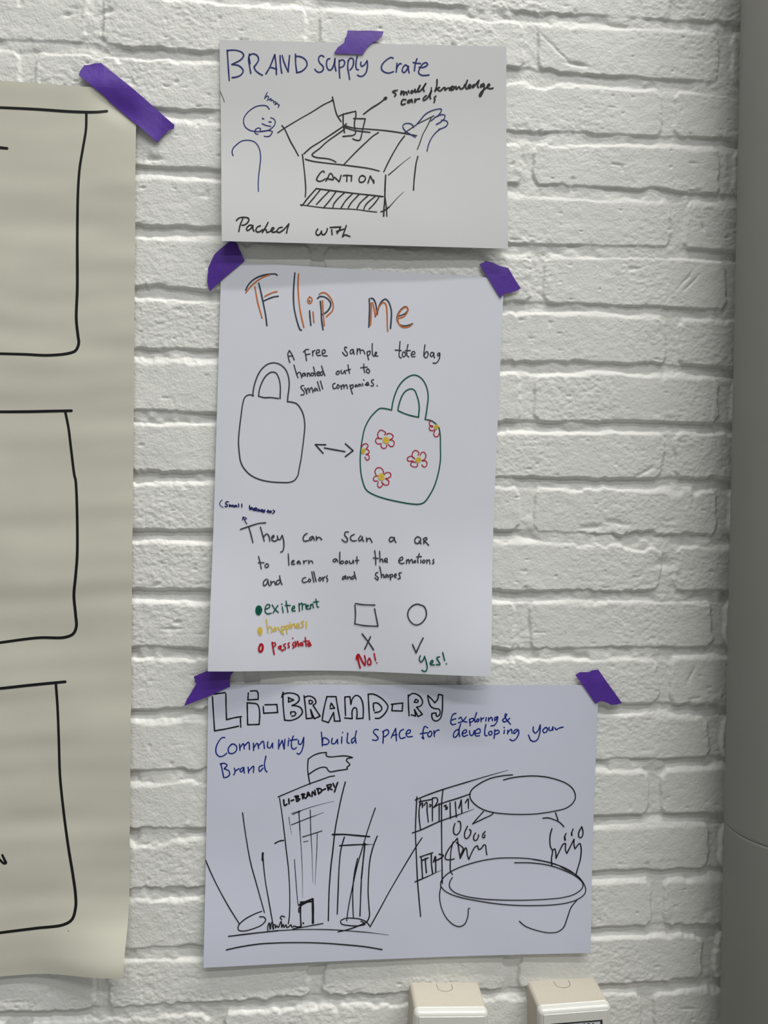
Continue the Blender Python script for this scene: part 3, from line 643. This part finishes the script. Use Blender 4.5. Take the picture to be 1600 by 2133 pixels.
610,-85 580,0 520,180 470,350 420,520 370,750 330,950 312,1090 | 385,640 375,800 378,980 382,1060 | 498,1130 440,1142 340,1140 255,1120 250,1090 300,1065 380,1063 460,1075 520,1105 548,1140 | 460,1093 495,1115 500,1132 | 1097,225 1040,310 900,540 760,780 640,1000 555,1153
@ library searchlight building_drawing black 10 440 1800 5
-58,-40 0,95 60,220 180,440 295,625 | 327,-535 360,-300 410,-20 470,200 555,505 | 538,-115 545,0 565,180 600,380 640,610 | w18:538,-115 535,-40 | 527,490 450,520 350,575 285,640 285,685 330,697 430,675 530,630 568,580 550,552 505,548
@ library crowd building_drawing black 11 440 1800 5
590,695 590,650 605,610 615,680 625,620 635,605 650,680 640,640 665,630 670,665 685,640 700,660 715,625 730,595 735,660 750,625 760,660 780,630 790,660 810,650 830,630 840,655 865,645 880,650 900,655 925,650 | 765,550 735,540 720,560 735,577
@ library door building_drawing black 14 440 1800 5
w21:1058,365 1060,500 1060,612 | w13:935,395 930,520 937,655 | 912,428 960,400 1060,360 | 930,395 1050,390 | w12:915,500 915,460 940,430 1030,380 | 957,613 962,618
@ library ground_lines - black 9 440 1800 5
850,675 1000,648 1165,618 | w11:180,752 400,725 700,692 | w8:700,692 900,682 1100,680 1300,685 1500,700 | t9:1500,700 1600,708 1750,725 1850,738 | w11:158,893 300,862 500,832 700,820 900,817 1100,820 1300,832 1600,860 1780,890
@ library bookshelf_drawing - black 11 850 1590 5
75,382 200,330 370,270 600,200 | t11:600,200 800,140 1040,72 | 93,350 85,500 78,720 85,900 100,1230 115,1410 132,1595 | 365,275 352,400 350,600 352,850 355,1080 358,1250 | 45,725 130,695 330,605 500,545 | t10:500,545 690,475 | 320,430 400,400 500,370 650,318 | 73,1235 200,1180 | t10:200,1180 345,1113 | 125,975 260,930
@ library book_row bookshelf_drawing black 11 850 1590 5
130,375 115,520 130,690 | 115,400 250,375 | 125,440 150,410 150,460 | 165,440 195,405 200,500 212,610 | 225,430 240,430 235,450 222,450 | 255,360 255,600 | 255,362 300,360 310,390 290,430 265,460! 330,420 | 325,420 325,605 | 375,445 400,435 390,460 415,455 390,480 410,475 | 438,410 443,575 | 492,400 505,560 | 545,430 530,470 555,380! 562,520 | 598,410 625,370 630,470
@ library book_row bookshelf_drawing black 12 850 1590 5
140,985 145,1080 152,1190 | 150,1010 210,985 | 180,990 185,1060 192,1140 | 243,940 245,1050 258,1150 | 265,1030 285,970 290,1130 | 265,1020 320,1000 370,960 325,945
@ library speech_bubble - black 10 850 1590 5
1090,120 980,130 850,160 740,215 665,275 645,320 650,365 690,420 770,475 880,510 1000,525 1180,532 1350,525 1540,495 1650,465 1720,410 1745,350 1720,270 1650,210 1500,155 1380,135 1250,132 1100,148 995,172 | 787,500 730,565 672,632! 790,575 880,530 885,518 | 1405,572 1460,568 1530,590 1580,615 1625,660 | 1537,513 1565,595
@ library people_drawing - black 11 850 1590 5
490,625 475,680 480,730 505,745 540,710 550,650 540,605 520,605 | 620,655 592,720 592,770 610,785 645,750 655,700 640,690 | 705,725 685,760 690,800 715,800 735,760 735,745 | 805,710 780,740 780,775 800,770 800,745
483,995 430,1005 390,995 395,950 440,870 515,780! 530,900 545,990! 575,930 600,880 610,890 620,960 635,1000! 660,940 700,870 725,860 735,895 760,890 790,850 805,850 815,910 822,952 | 505,825 575,885 570,910 545,960 | w10:470,820 450,900 443,1000 440,1080 445,1130 465,1157
@ library people_drawing - black 11 970 1590 5
900,680 880,760 885,870 905,908 895,1000 900,1070 | 910,905 930,890 940,930 942,990! 980,910 1020,840 1040,835 1040,900 1055,938! 1090,870 1130,790! 1130,850 1140,890! 1190,835 1205,900 1195,1000 1170,1090 1148,1165 | 1048,730 1030,770 1035,800 | w15:1033,770 1038,800 | 1120,685 1103,730 | w14:1105,725 1107,750 | 1210,660 1180,720 1180,765 1200,775 1220,750 1222,700 1210,660
@ library table_drawing - black 9 850 1760 5
340,420 345,380 400,310 500,250 650,195 800,158 950,138 1100,135 1250,142 1400,165 1550,205 1650,260 1750,310 1810,370 1850,450 1840,510 1760,570 1650,605 1500,625 1300,632 1100,628 900,610 700,578 560,550 450,515 380,475 345,435 | 1300,150 1450,178 1600,225 1700,275 1800,360 1822,400
462,338 435,390 435,440 480,490 580,530 750,560 950,573 1200,576 1450,565 1600,550 1730,515 1815,450 1822,400 1790,360 1730,315 1600,255 1480,215 1300,188 1110,185 | 345,425 330,520 345,640 400,760 480,835 540,850 590,825 625,740 632,662 645,660 | 1160,795 1220,845 1340,890 1470,915 1560,905 1620,860 1660,760 1700,650 1760,575
@ flip frame_drawing - black 10 0 0 2
-640,425 -300,437 0,448 150,455 300,465 400,467 445,463 | 360,470 358,540 345,620 332,700 325,800 322,1000 322,1200 318,1330 325,1400 328,1430 315,1460 285,1472 200,1480 100,1476 -60,1472 -640,1466
@ flip dash_mark - black 10 0 0 2
-60,610 0,615 30,618
@ flip frame_drawing - black 10 0 500 2
-640,715 100,715 200,713 298,711 | 272,715 285,780 295,860 310,980 315,1000 322,1300 315,1400 308,1480 315,1560 318,1610 305,1640 270,1655 160,1657 0,1677 -60,1685 -640,1740
@ flip frame_drawing - black 10 0 1000 2
-640,905 -60,872 0,868 120,855 272,840 | 233,850 240,950 245,1080 250,1230 265,1380 285,1530 303,1640 315,1730 315,1780 300,1830 265,1852 150,1867 0,1886 -60,1895 -640,1960
@ flip letter_fragment - black 22 0 1700 5
24,405 45,450 62,488 42,492 0,455 -40,400
@ flip ink_dot - black 7 0 1700 5
711,1194 713,1196
"""

def smooth_path(p, step):
    p = np.asarray(p, float)
    if len(p) == 1:
        p = np.array([p[0], p[0] + 0.3])
    if len(p) == 2:
        n = max(2, int(np.hypot(*(p[1] - p[0])) / step))
        return p[0] + (p[1] - p[0]) * np.linspace(0, 1, n + 1)[:, None]
    q = np.concatenate([[2 * p[0] - p[1]], p, [2 * p[-1] - p[-2]]])
    out = []
    for i in range(1, len(q) - 2):
        a, b, c, d = q[i - 1:i + 3]
        dab, dbc, dcd = [max(1e-3, np.hypot(*(v - u))) ** 0.5 for u, v in ((a, b), (b, c), (c, d))]
        m1 = (c - b) + dbc * ((b - a) / dab - (c - a) / (dab + dbc))
        m2 = (c - b) + dbc * ((d - c) / dcd - (d - b) / (dbc + dcd))
        n = max(2, int(np.hypot(*(c - b)) / step))
        t = np.linspace(0, 1, n + 1)[:-1, None]
        out.append((2 * t**3 - 3 * t**2 + 1) * b + (t**3 - 2 * t**2 + t) * m1 + (-2 * t**3 + 3 * t**2) * c + (t**3 - t**2) * m2)
    out.append(p[-1:])
    return np.concatenate(out)

def ribbon(path, width, taper, verts, faces):
    """flat pen stroke with round ends, in photo pixels"""
    d = np.gradient(path, axis=0)
    d /= np.maximum(1e-6, np.hypot(d[:, 0], d[:, 1]))[:, None]
    nrm = np.stack([-d[:, 1], d[:, 0]], -1)
    n = len(path)
    u = np.linspace(0, 1, n)
    w = np.full(n, width / 2) * (1 + 0.07 * np.sin(u * 9 + path[0, 0]))
    if taper:
        w *= 1 - 0.7 * u
    b = len(verts)
    for i in range(n):
        verts.append(path[i] + nrm[i] * w[i]); verts.append(path[i] - nrm[i] * w[i])
    for i in range(n - 1):
        faces.append((b + 2 * i, b + 2 * i + 1, b + 2 * i + 3, b + 2 * i + 2))
    for e, sg in ((0, -1), (n - 1, 1)):
        c = len(verts)
        ang = np.linspace(-math.pi / 2, math.pi / 2, 6)
        for a in ang:
            verts.append(path[e] + (d[e] * sg * math.cos(a) + nrm[e] * math.sin(a)) * w[e])
        f = list(range(c, c + 6))
        faces.append(tuple(f if sg < 0 else f[::-1]))

def draw_all():
    blocks = []
    for line in STROKES.strip().splitlines():
        if line.startswith('@'):
            _, key, part, par, colr, wd, ox, oy, sc = line.split()
            blocks.append(dict(key=key, part=part, par=par, col=colr, w=float(wd), ox=float(ox), oy=float(oy), sc=float(sc), lines=[]))
        elif line.strip():
            blocks[-1]['lines'].append(line)
    last = {}
    count = {}
    merged = {}
    for b in blocks:
        S = SHEETS[b['key']]
        verts, faces = [], []
        for line in b['lines']:
            for st in line.split('|'):
                toks = st.split()
                if not toks:
                    continue
                wd, taper = b['w'], False
                while toks[0][0] in 'wt' and ':' in toks[0]:
                    head, rest = toks[0].split(':', 1)
                    taper = head[0] == 't'
                    wd = float(head[1:])
                    toks[0] = rest
                wpx = 1.12 * wd / b['sc']
                if toks[0].startswith('spiral'):
                    cx, cy, rx, ry, tn = [float(v) for v in toks[0][7:].split(',')]
                    th = np.linspace(0, tn * 2 * math.pi, int(tn * 26))
                    r = 0.12 + 0.88 * th / th[-1]
                    pts = np.stack([cx + rx * r * np.cos(th), cy + ry * r * np.sin(th)], -1)
                    segs = [pts]
                else:
                    segs, cur = [], []
                    for tk in toks:
                        hard = tk.endswith('!')
                        xy = tuple(float(v) for v in tk.rstrip('!').split(','))
                        cur.append(xy)
                        if hard and len(cur) > 1:
                            segs.append(cur); cur = [xy]
                    if len(cur) > 1 or not segs:
                        segs.append(cur)
                for sg in segs:
                    p = np.asarray(sg, float) / b['sc'] + np.array([b['ox'], b['oy']])
                    ribbon(smooth_path(p, 1.6 if len(p) < 40 else 3.0), wpx, taper, verts, faces)
        count[b['key']] = count.get(b['key'], 0) + 1
        v = np.array(verts)
        x, y, z = S.from_px(v[:, 0], v[:, 1], 0.00016 + 0.000012 * count[b['key']])
        parent = S.root
        origin = S.origin
        if b['par'] != '-':
            parent = last[(b['key'], b['par'])]
        o = link_mesh(b['part'], np.stack([x, y, z], -1), faces, MAT[b['col']], parent, False, origin)
        if b['par'] == '-':
            last[(b['key'], b['part'])] = o

draw_all()

# ------------------------------------------------------------------ purple tape
def tape_strip(pts, key, label):
    """a torn strip stuck across the edge of a sheet, following sheet and wall"""
    S = SHEETS[key]
    p = np.asarray(pts, float)
    x, z = on_wall(p[:, 0], p[:, 1], 0.004)
    for _ in range(3):
        hh = tape_height(S, x, z)
        x, z = on_wall(p[:, 0], p[:, 1], hh)
    bm = bmesh.new()
    f = bm.faces.new([bm.verts.new((a, 0, c)) for a, c in zip(x, z)])
    for axis_no, lo, hi in ((0, x.min(), x.max()), (2, z.min(), z.max())):
        q = lo + 0.003
        while q < hi:
            co = [0, 0, 0]; no = [0, 0, 0]
            co[axis_no] = q; no[axis_no] = 1
            bmesh.ops.bisect_plane(bm, geom=bm.verts[:] + bm.edges[:] + bm.faces[:], plane_co=co, plane_no=no, dist=1e-6)
            q += 0.003
    bmesh.ops.triangulate(bm, faces=bm.faces[:])
    vx = np.array([v.co.x for v in bm.verts]); vz = np.array([v.co.z for v in bm.verts])
    hh = tape_height(S, vx, vz)
    cx, cz = float(x.mean()), float(z.min())
    for v, h in zip(bm.verts, hh):
        v.co = (v.co.x - cx, -h, v.co.z - cz)
    bm.normal_update()
    if sum(fc.normal.y for fc in bm.faces) > 0:
        bmesh.ops.reverse_faces(bm, faces=bm.faces[:])
    ext = bmesh.ops.extrude_face_region(bm, geom=bm.faces[:])
    # the copy becomes the outer skin
    for e in ext['geom']:
        if isinstance(e, bmesh.types.BMVert):
            e.co.y -= 0.00022
    bmesh.ops.recalc_face_normals(bm, faces=bm.faces[:])
    me = bpy.data.meshes.new('tape_strip')
    bm.to_mesh(me); bm.free()
    me.materials.append(MAT['tape'])
    o = bpy.data.objects.new('tape_strip', me)
    o.location = (cx, 0, cz)
    COL.objects.link(o)
    return tag(o, label, 'tape', 'purple tape strips')

def tape_height(S, x, z):
    s, t = S.st(x, z)
    a, b, c, d = S.P
    wid = abs(b[0] - a[0]); hei = abs(a[1] - d[1])
    out = np.maximum.reduce([-s * wid, (s - 1) * wid, -t * hei, (t - 1) * hei, np.zeros_like(s)])
    h = S.lift(np.clip(s, 0, 1), np.clip(t, 0, 1)) + 0.00065
    k = sstep(0.0, 0.028, out)
    crease = 0.00025 * vnoise(x, z, 0.012, 30) + 0.00012 * vnoise(x, z, 0.005, 31)
    return h * (1 - k) + (0.0019 + crease) * k + crease * (1 - k) * 0.5 + 0.0002

Z5 = lambda ox, oy, sc, L: [(ox + a / sc, oy + b / sc) for a, b in L]
tape_strip(Z5(150, 110, 5, [(70, 233), (85, 190), (128, 130), (180, 127), (240, 110), (303, 107), (500, 265), (700, 430), (880, 588), (1000, 695), (1068, 752), (1062, 790), (1000, 812), (960, 850), (920, 892), (890, 935), (840, 890), (650, 730), (430, 545), (390, 510), (350, 465), (200, 340)]),
           'flip', 'long diagonal purple tape strip across the corner of the cream flipchart sheet')
tape_strip(Z5(660, 40, 8, [(512, 188), (700, 195), (870, 190), (1000, 198), (1112, 206), (1105, 240), (1090, 280), (1025, 345), (930, 390), (850, 455), (800, 530), (768, 590), (530, 580), (285, 572), (300, 545), (350, 470), (455, 395), (470, 320), (492, 290), (505, 235)]),
           'supply', 'purple tape strip holding the middle of the top poster edge')
tape_strip(Z5(420, 480, 8, [(470, 180), (520, 178), (570, 190), (605, 240), (618, 300), (660, 380), (682, 440), (720, 505), (640, 570), (400, 770), (180, 965), (145, 1020), (125, 990), (95, 870), (100, 720), (112, 700), (105, 640), (160, 510), (215, 400), (340, 285)]),
           'tote', 'purple tape strip on the upper left corner of the tote bag poster')
tape_strip(Z5(960, 480, 8, [(312, 570), (340, 545), (385, 535), (402, 503), (540, 540), (660, 598), (790, 625), (880, 780), (1000, 968), (930, 1003), (830, 1035), (720, 1058), (690, 1085), (660, 1125), (600, 1035), (450, 785)]),
           'tote', 'purple tape strip on the upper right corner of the tote bag poster')
tape_strip(Z5(370, 1370, 8, [(275, 310), (490, 220), (700, 170), (940, 165), (935, 235), (890, 280), (865, 370), (878, 478), (560, 625), (112, 802), (155, 690), (240, 560), (315, 430), (285, 400), (290, 360), (272, 335)]),
           'library', 'purple tape strip on the upper left corner of the wide lowest poster')
tape_strip(Z5(1160, 1370, 8, [(310, 288), (385, 240), (530, 240), (590, 210), (690, 198), (830, 400), (1000, 635), (1088, 758), (990, 782), (905, 788), (850, 755), (780, 728), (725, 722), (655, 762), (630, 745), (470, 510)]),
           'library', 'purple tape strip on the upper right corner of the wide lowest poster')

# ------------------------------------------------------------------ grey pipe at the right edge
def lathe(profile, cx, cy, segs, name, mat, parent, origin):
    V, F = [], []
    for r, z in profile:
        for i in range(segs):
            a = 2 * math.pi * i / segs
            V.append((cx + r * math.cos(a), cy + r * math.sin(a), z))
    n = len(profile)
    for j in range(n - 1):
        for i in range(segs):
            i2 = (i + 1) % segs
            F.append((j * segs + i, j * segs + i2, (j + 1) * segs + i2, (j + 1) * segs + i))
    F.append(tuple(range(segs - 1, -1, -1)))
    F.append(tuple((n - 1) * segs + i for i in range(segs)))
    o = link_mesh(name, V, F, mat, parent, False, origin)
    o.data.polygons.foreach_set('use_smooth', [len(p.vertices) == 4 for p in o.data.polygons])
    return o

PR, PCX, PCY, PSEAM = 0.0575, 0.47951, -0.06250, 1.16500
pipe = thing('drain_pipe', (PCX, PCY, 0.0), 'round grey plastic drain pipe standing upright against the brick wall at the right edge', 'pipe')
po = (PCX, PCY, 0.0)
lathe([(PR, 0.0), (PR, PSEAM - 0.0030), (PR, PSEAM - 0.0006), (PR - 0.0004, PSEAM - 0.0002), (PR - 0.004, PSEAM - 0.0002)], PCX, PCY, 128, 'lower_pipe', MAT['pipe'], pipe, po)
lathe([(PR - 0.004, PSEAM + 0.0002), (PR - 0.0004, PSEAM + 0.0002), (PR, PSEAM + 0.0006), (PR, PSEAM + 0.0030), (PR, 5.5)], PCX, PCY, 128, 'upper_pipe', MAT['pipe'], pipe, po)
lathe([(PR - 0.0035, PSEAM - 0.004), (PR - 0.0025, PSEAM - 0.0005), (PR - 0.0025, PSEAM + 0.0005), (PR - 0.0035, PSEAM + 0.004)], PCX, PCY, 128, 'joint_ring', MAT['seam'], pipe, po)

# ------------------------------------------------------------------ cream electrical boxes
def rounded_prism(w, h, y0, y1, r, front_r, segs=6):
    """box w x h (centred on x, top at z=0), from depth y0 (wall) out to y1, corner radius r, front edge radius front_r"""
    def outline(inset):
        rr = max(r - inset, 0.0006)
        pts = []
        for cx, cz, a0 in ((w / 2 - inset - rr, -inset - rr, 0), (-w / 2 + inset + rr, -inset - rr, 90),
                           (-w / 2 + inset + rr, -h + inset + rr, 180), (w / 2 - inset - rr, -h + inset + rr, 270)):
            for i in range(segs + 1):
                a = math.radians(a0 + 90 * i / segs)
                pts.append((cx + rr * math.cos(a), cz + rr * math.sin(a)))
        return pts
    rows = [(y0, 0.0)]
    for i in range(segs + 1):
        a = math.pi / 2 * i / segs
        rows.append((y1 + front_r * (1 - math.sin(a)), front_r * (1 - math.cos(a))))
    V, F = [], []
    m = 4 * (segs + 1)
    for y, ins in rows:
        V += [(x, y, z) for x, z in outline(ins)]
    for j in range(len(rows) - 1):
        for i in range(m):
            i2 = (i + 1) % m
            F.append((j * m + i, (j + 1) * m + i, (j + 1) * m + i2, j * m + i2))
    F.append(tuple(range((len(rows) - 1) * m, len(rows) * m)))
    F.append(tuple(range(m - 1, -1, -1)))
    return V, F

def elec_box(px_l, px_r, y_l, y_r, label, roll):
    xa, za = on_wall(px_l, y_l, 0.0)
    xb, zb = on_wall(px_r, y_r, 0.0)
    w = float(math.hypot(xb - xa, zb - za))
    h = 0.076
    cx, cz = float((xa + xb) / 2), float((za + zb) / 2)
    root = thing('electrical_box', (cx, 0.0, cz), label, 'electrical box', 'cream electrical boxes')
    root.rotation_euler = (0, -math.atan2(zb - za, xb - xa) if roll is None else roll, 0)
    V, F = rounded_prism(w, h, 0.004, -0.0370, 0.0045, 0.0008)
    body = link_mesh('back_box', V, F, MAT['box'], root, True)
    V, F = rounded_prism(w + 0.0012, h + 0.0008, -0.0374, -0.0458, 0.0055, 0.0050)
    V = [(x, y, z + 0.0004) for x, y, z in V]
    cover = link_mesh('front_cover', V, F, MAT['cover'], root, True)
    V, F = rounded_prism(w - 0.001, h - 0.001, -0.0360, -0.0380, 0.004, 0.0003)
    V = [(x, y, z - 0.0005) for x, y, z in V]
    link_mesh('seam_line', V, F, MAT['seam'], body, True)
    for o in (body, cover):
        me = o.data
        me.polygons.foreach_set('use_smooth', [len(p.vertices) == 4 for p in me.polygons])
    # thin U shaped knock-out groove on the top, beside the wall
    V, F = [], []
    path = [(-0.0085, -0.003), (-0.0080, -0.0075)]
    r = 0.0071
    for i in range(13):
        a = math.pi - math.pi * i / 12
        path.append((r * 1.12 * math.cos(a), -0.0085 - 0.0055 * math.sin(a)))
    path += [(0.0080, -0.0075), (0.0080, -0.003)]
    P = smooth_path(path, 0.0008)
    d = np.gradient(P, axis=0); d /= np.hypot(d[:, 0], d[:, 1])[:, None]
    nn = np.stack([-d[:, 1], d[:, 0]], -1) * 0.00022
    for q, e in zip(P, nn):
        for s_ in (1, -1):
            V.append((q[0] + s_ * e[0] - 0.001, q[1] + s_ * e[1], 0.00006))
        for s_ in (-1, 1):
            V.append((q[0] + s_ * e[0] - 0.001, q[1] + s_ * e[1], -0.0006))
    for i in range(len(P) - 1):
        for k in range(4):
            F.append((4 * i + k, 4 * i + (k + 1) % 4, 4 * i + 4 + (k + 1) % 4, 4 * i + 4 + k))
    link_mesh('knockout_groove', V, F, MAT['seam'], body)
    return root, w

elec_box(853.5, 998, 2047, 2046.5, 'plain cream electrical box without a label, below the wide poster', None)
box, bw = elec_box(1098, 1239.5, 2044.5, 2034, 'cream electrical box with a silver number label, nearest the grey pipe', None)

def slab(x0, x1, z0, z1, y0, y1):
    V = [(x, y, z) for y in (y0, y1) for x, z in ((x0, z0), (x1, z0), (x1, z1), (x0, z1))]
    return V, [(3, 2, 1, 0), (4, 5, 6, 7), (0, 1, 5, 4), (1, 2, 6, 5), (2, 3, 7, 6), (3, 0, 4, 7)]

LX0, LX1, LZ = -0.0262, 0.0282, -0.0138
V, F = slab(LX0, LX1, LZ - 0.018, LZ, -0.0460, -0.0455)
plate = link_mesh('number_plate', V, F, MAT['plate'], box)
V, F = [], []
for a, b, c, d in ((LX0, LX1, LZ - 0.0013, LZ), (LX0, LX1, LZ - 0.018, LZ - 0.0167), (LX0, LX0 + 0.0016, LZ - 0.0167, LZ - 0.0013), (LX1 - 0.0022, LX1, LZ - 0.0167, LZ - 0.0013)):
    v, f = slab(a, b, c, d, -0.0463, -0.0459)
    F += [tuple(i + len(V) for i in q) for q in f]; V += v
link_mesh('plate_rim', V, F, MAT['plate_rim'], plate)
cu = bpy.data.curves.new('plate_digits', 'FONT')
cu.body = '1 0.286'
cu.size = 0.0078
cu.align_x = 'RIGHT'
cu.extrude = 0.0001
cu.offset = 0.0002
cu.space_character = 1.12
tmp = bpy.data.objects.new('plate_digits_source', cu)
COL.objects.link(tmp)
bpy.context.view_layer.update()
me = bpy.data.meshes.new_from_object(tmp.evaluated_get(bpy.context.evaluated_depsgraph_get()))
bpy.data.objects.remove(tmp)
me.materials.clear(); me.materials.append(MAT['black'])
dg = bpy.data.objects.new('plate_digits', me)
COL.objects.link(dg)
dg.parent = plate
dg.location = (LX1 - 0.0085, -0.0461, LZ - 0.0026 - 0.0056)
dg.rotation_euler = (math.pi / 2, 0, 0)
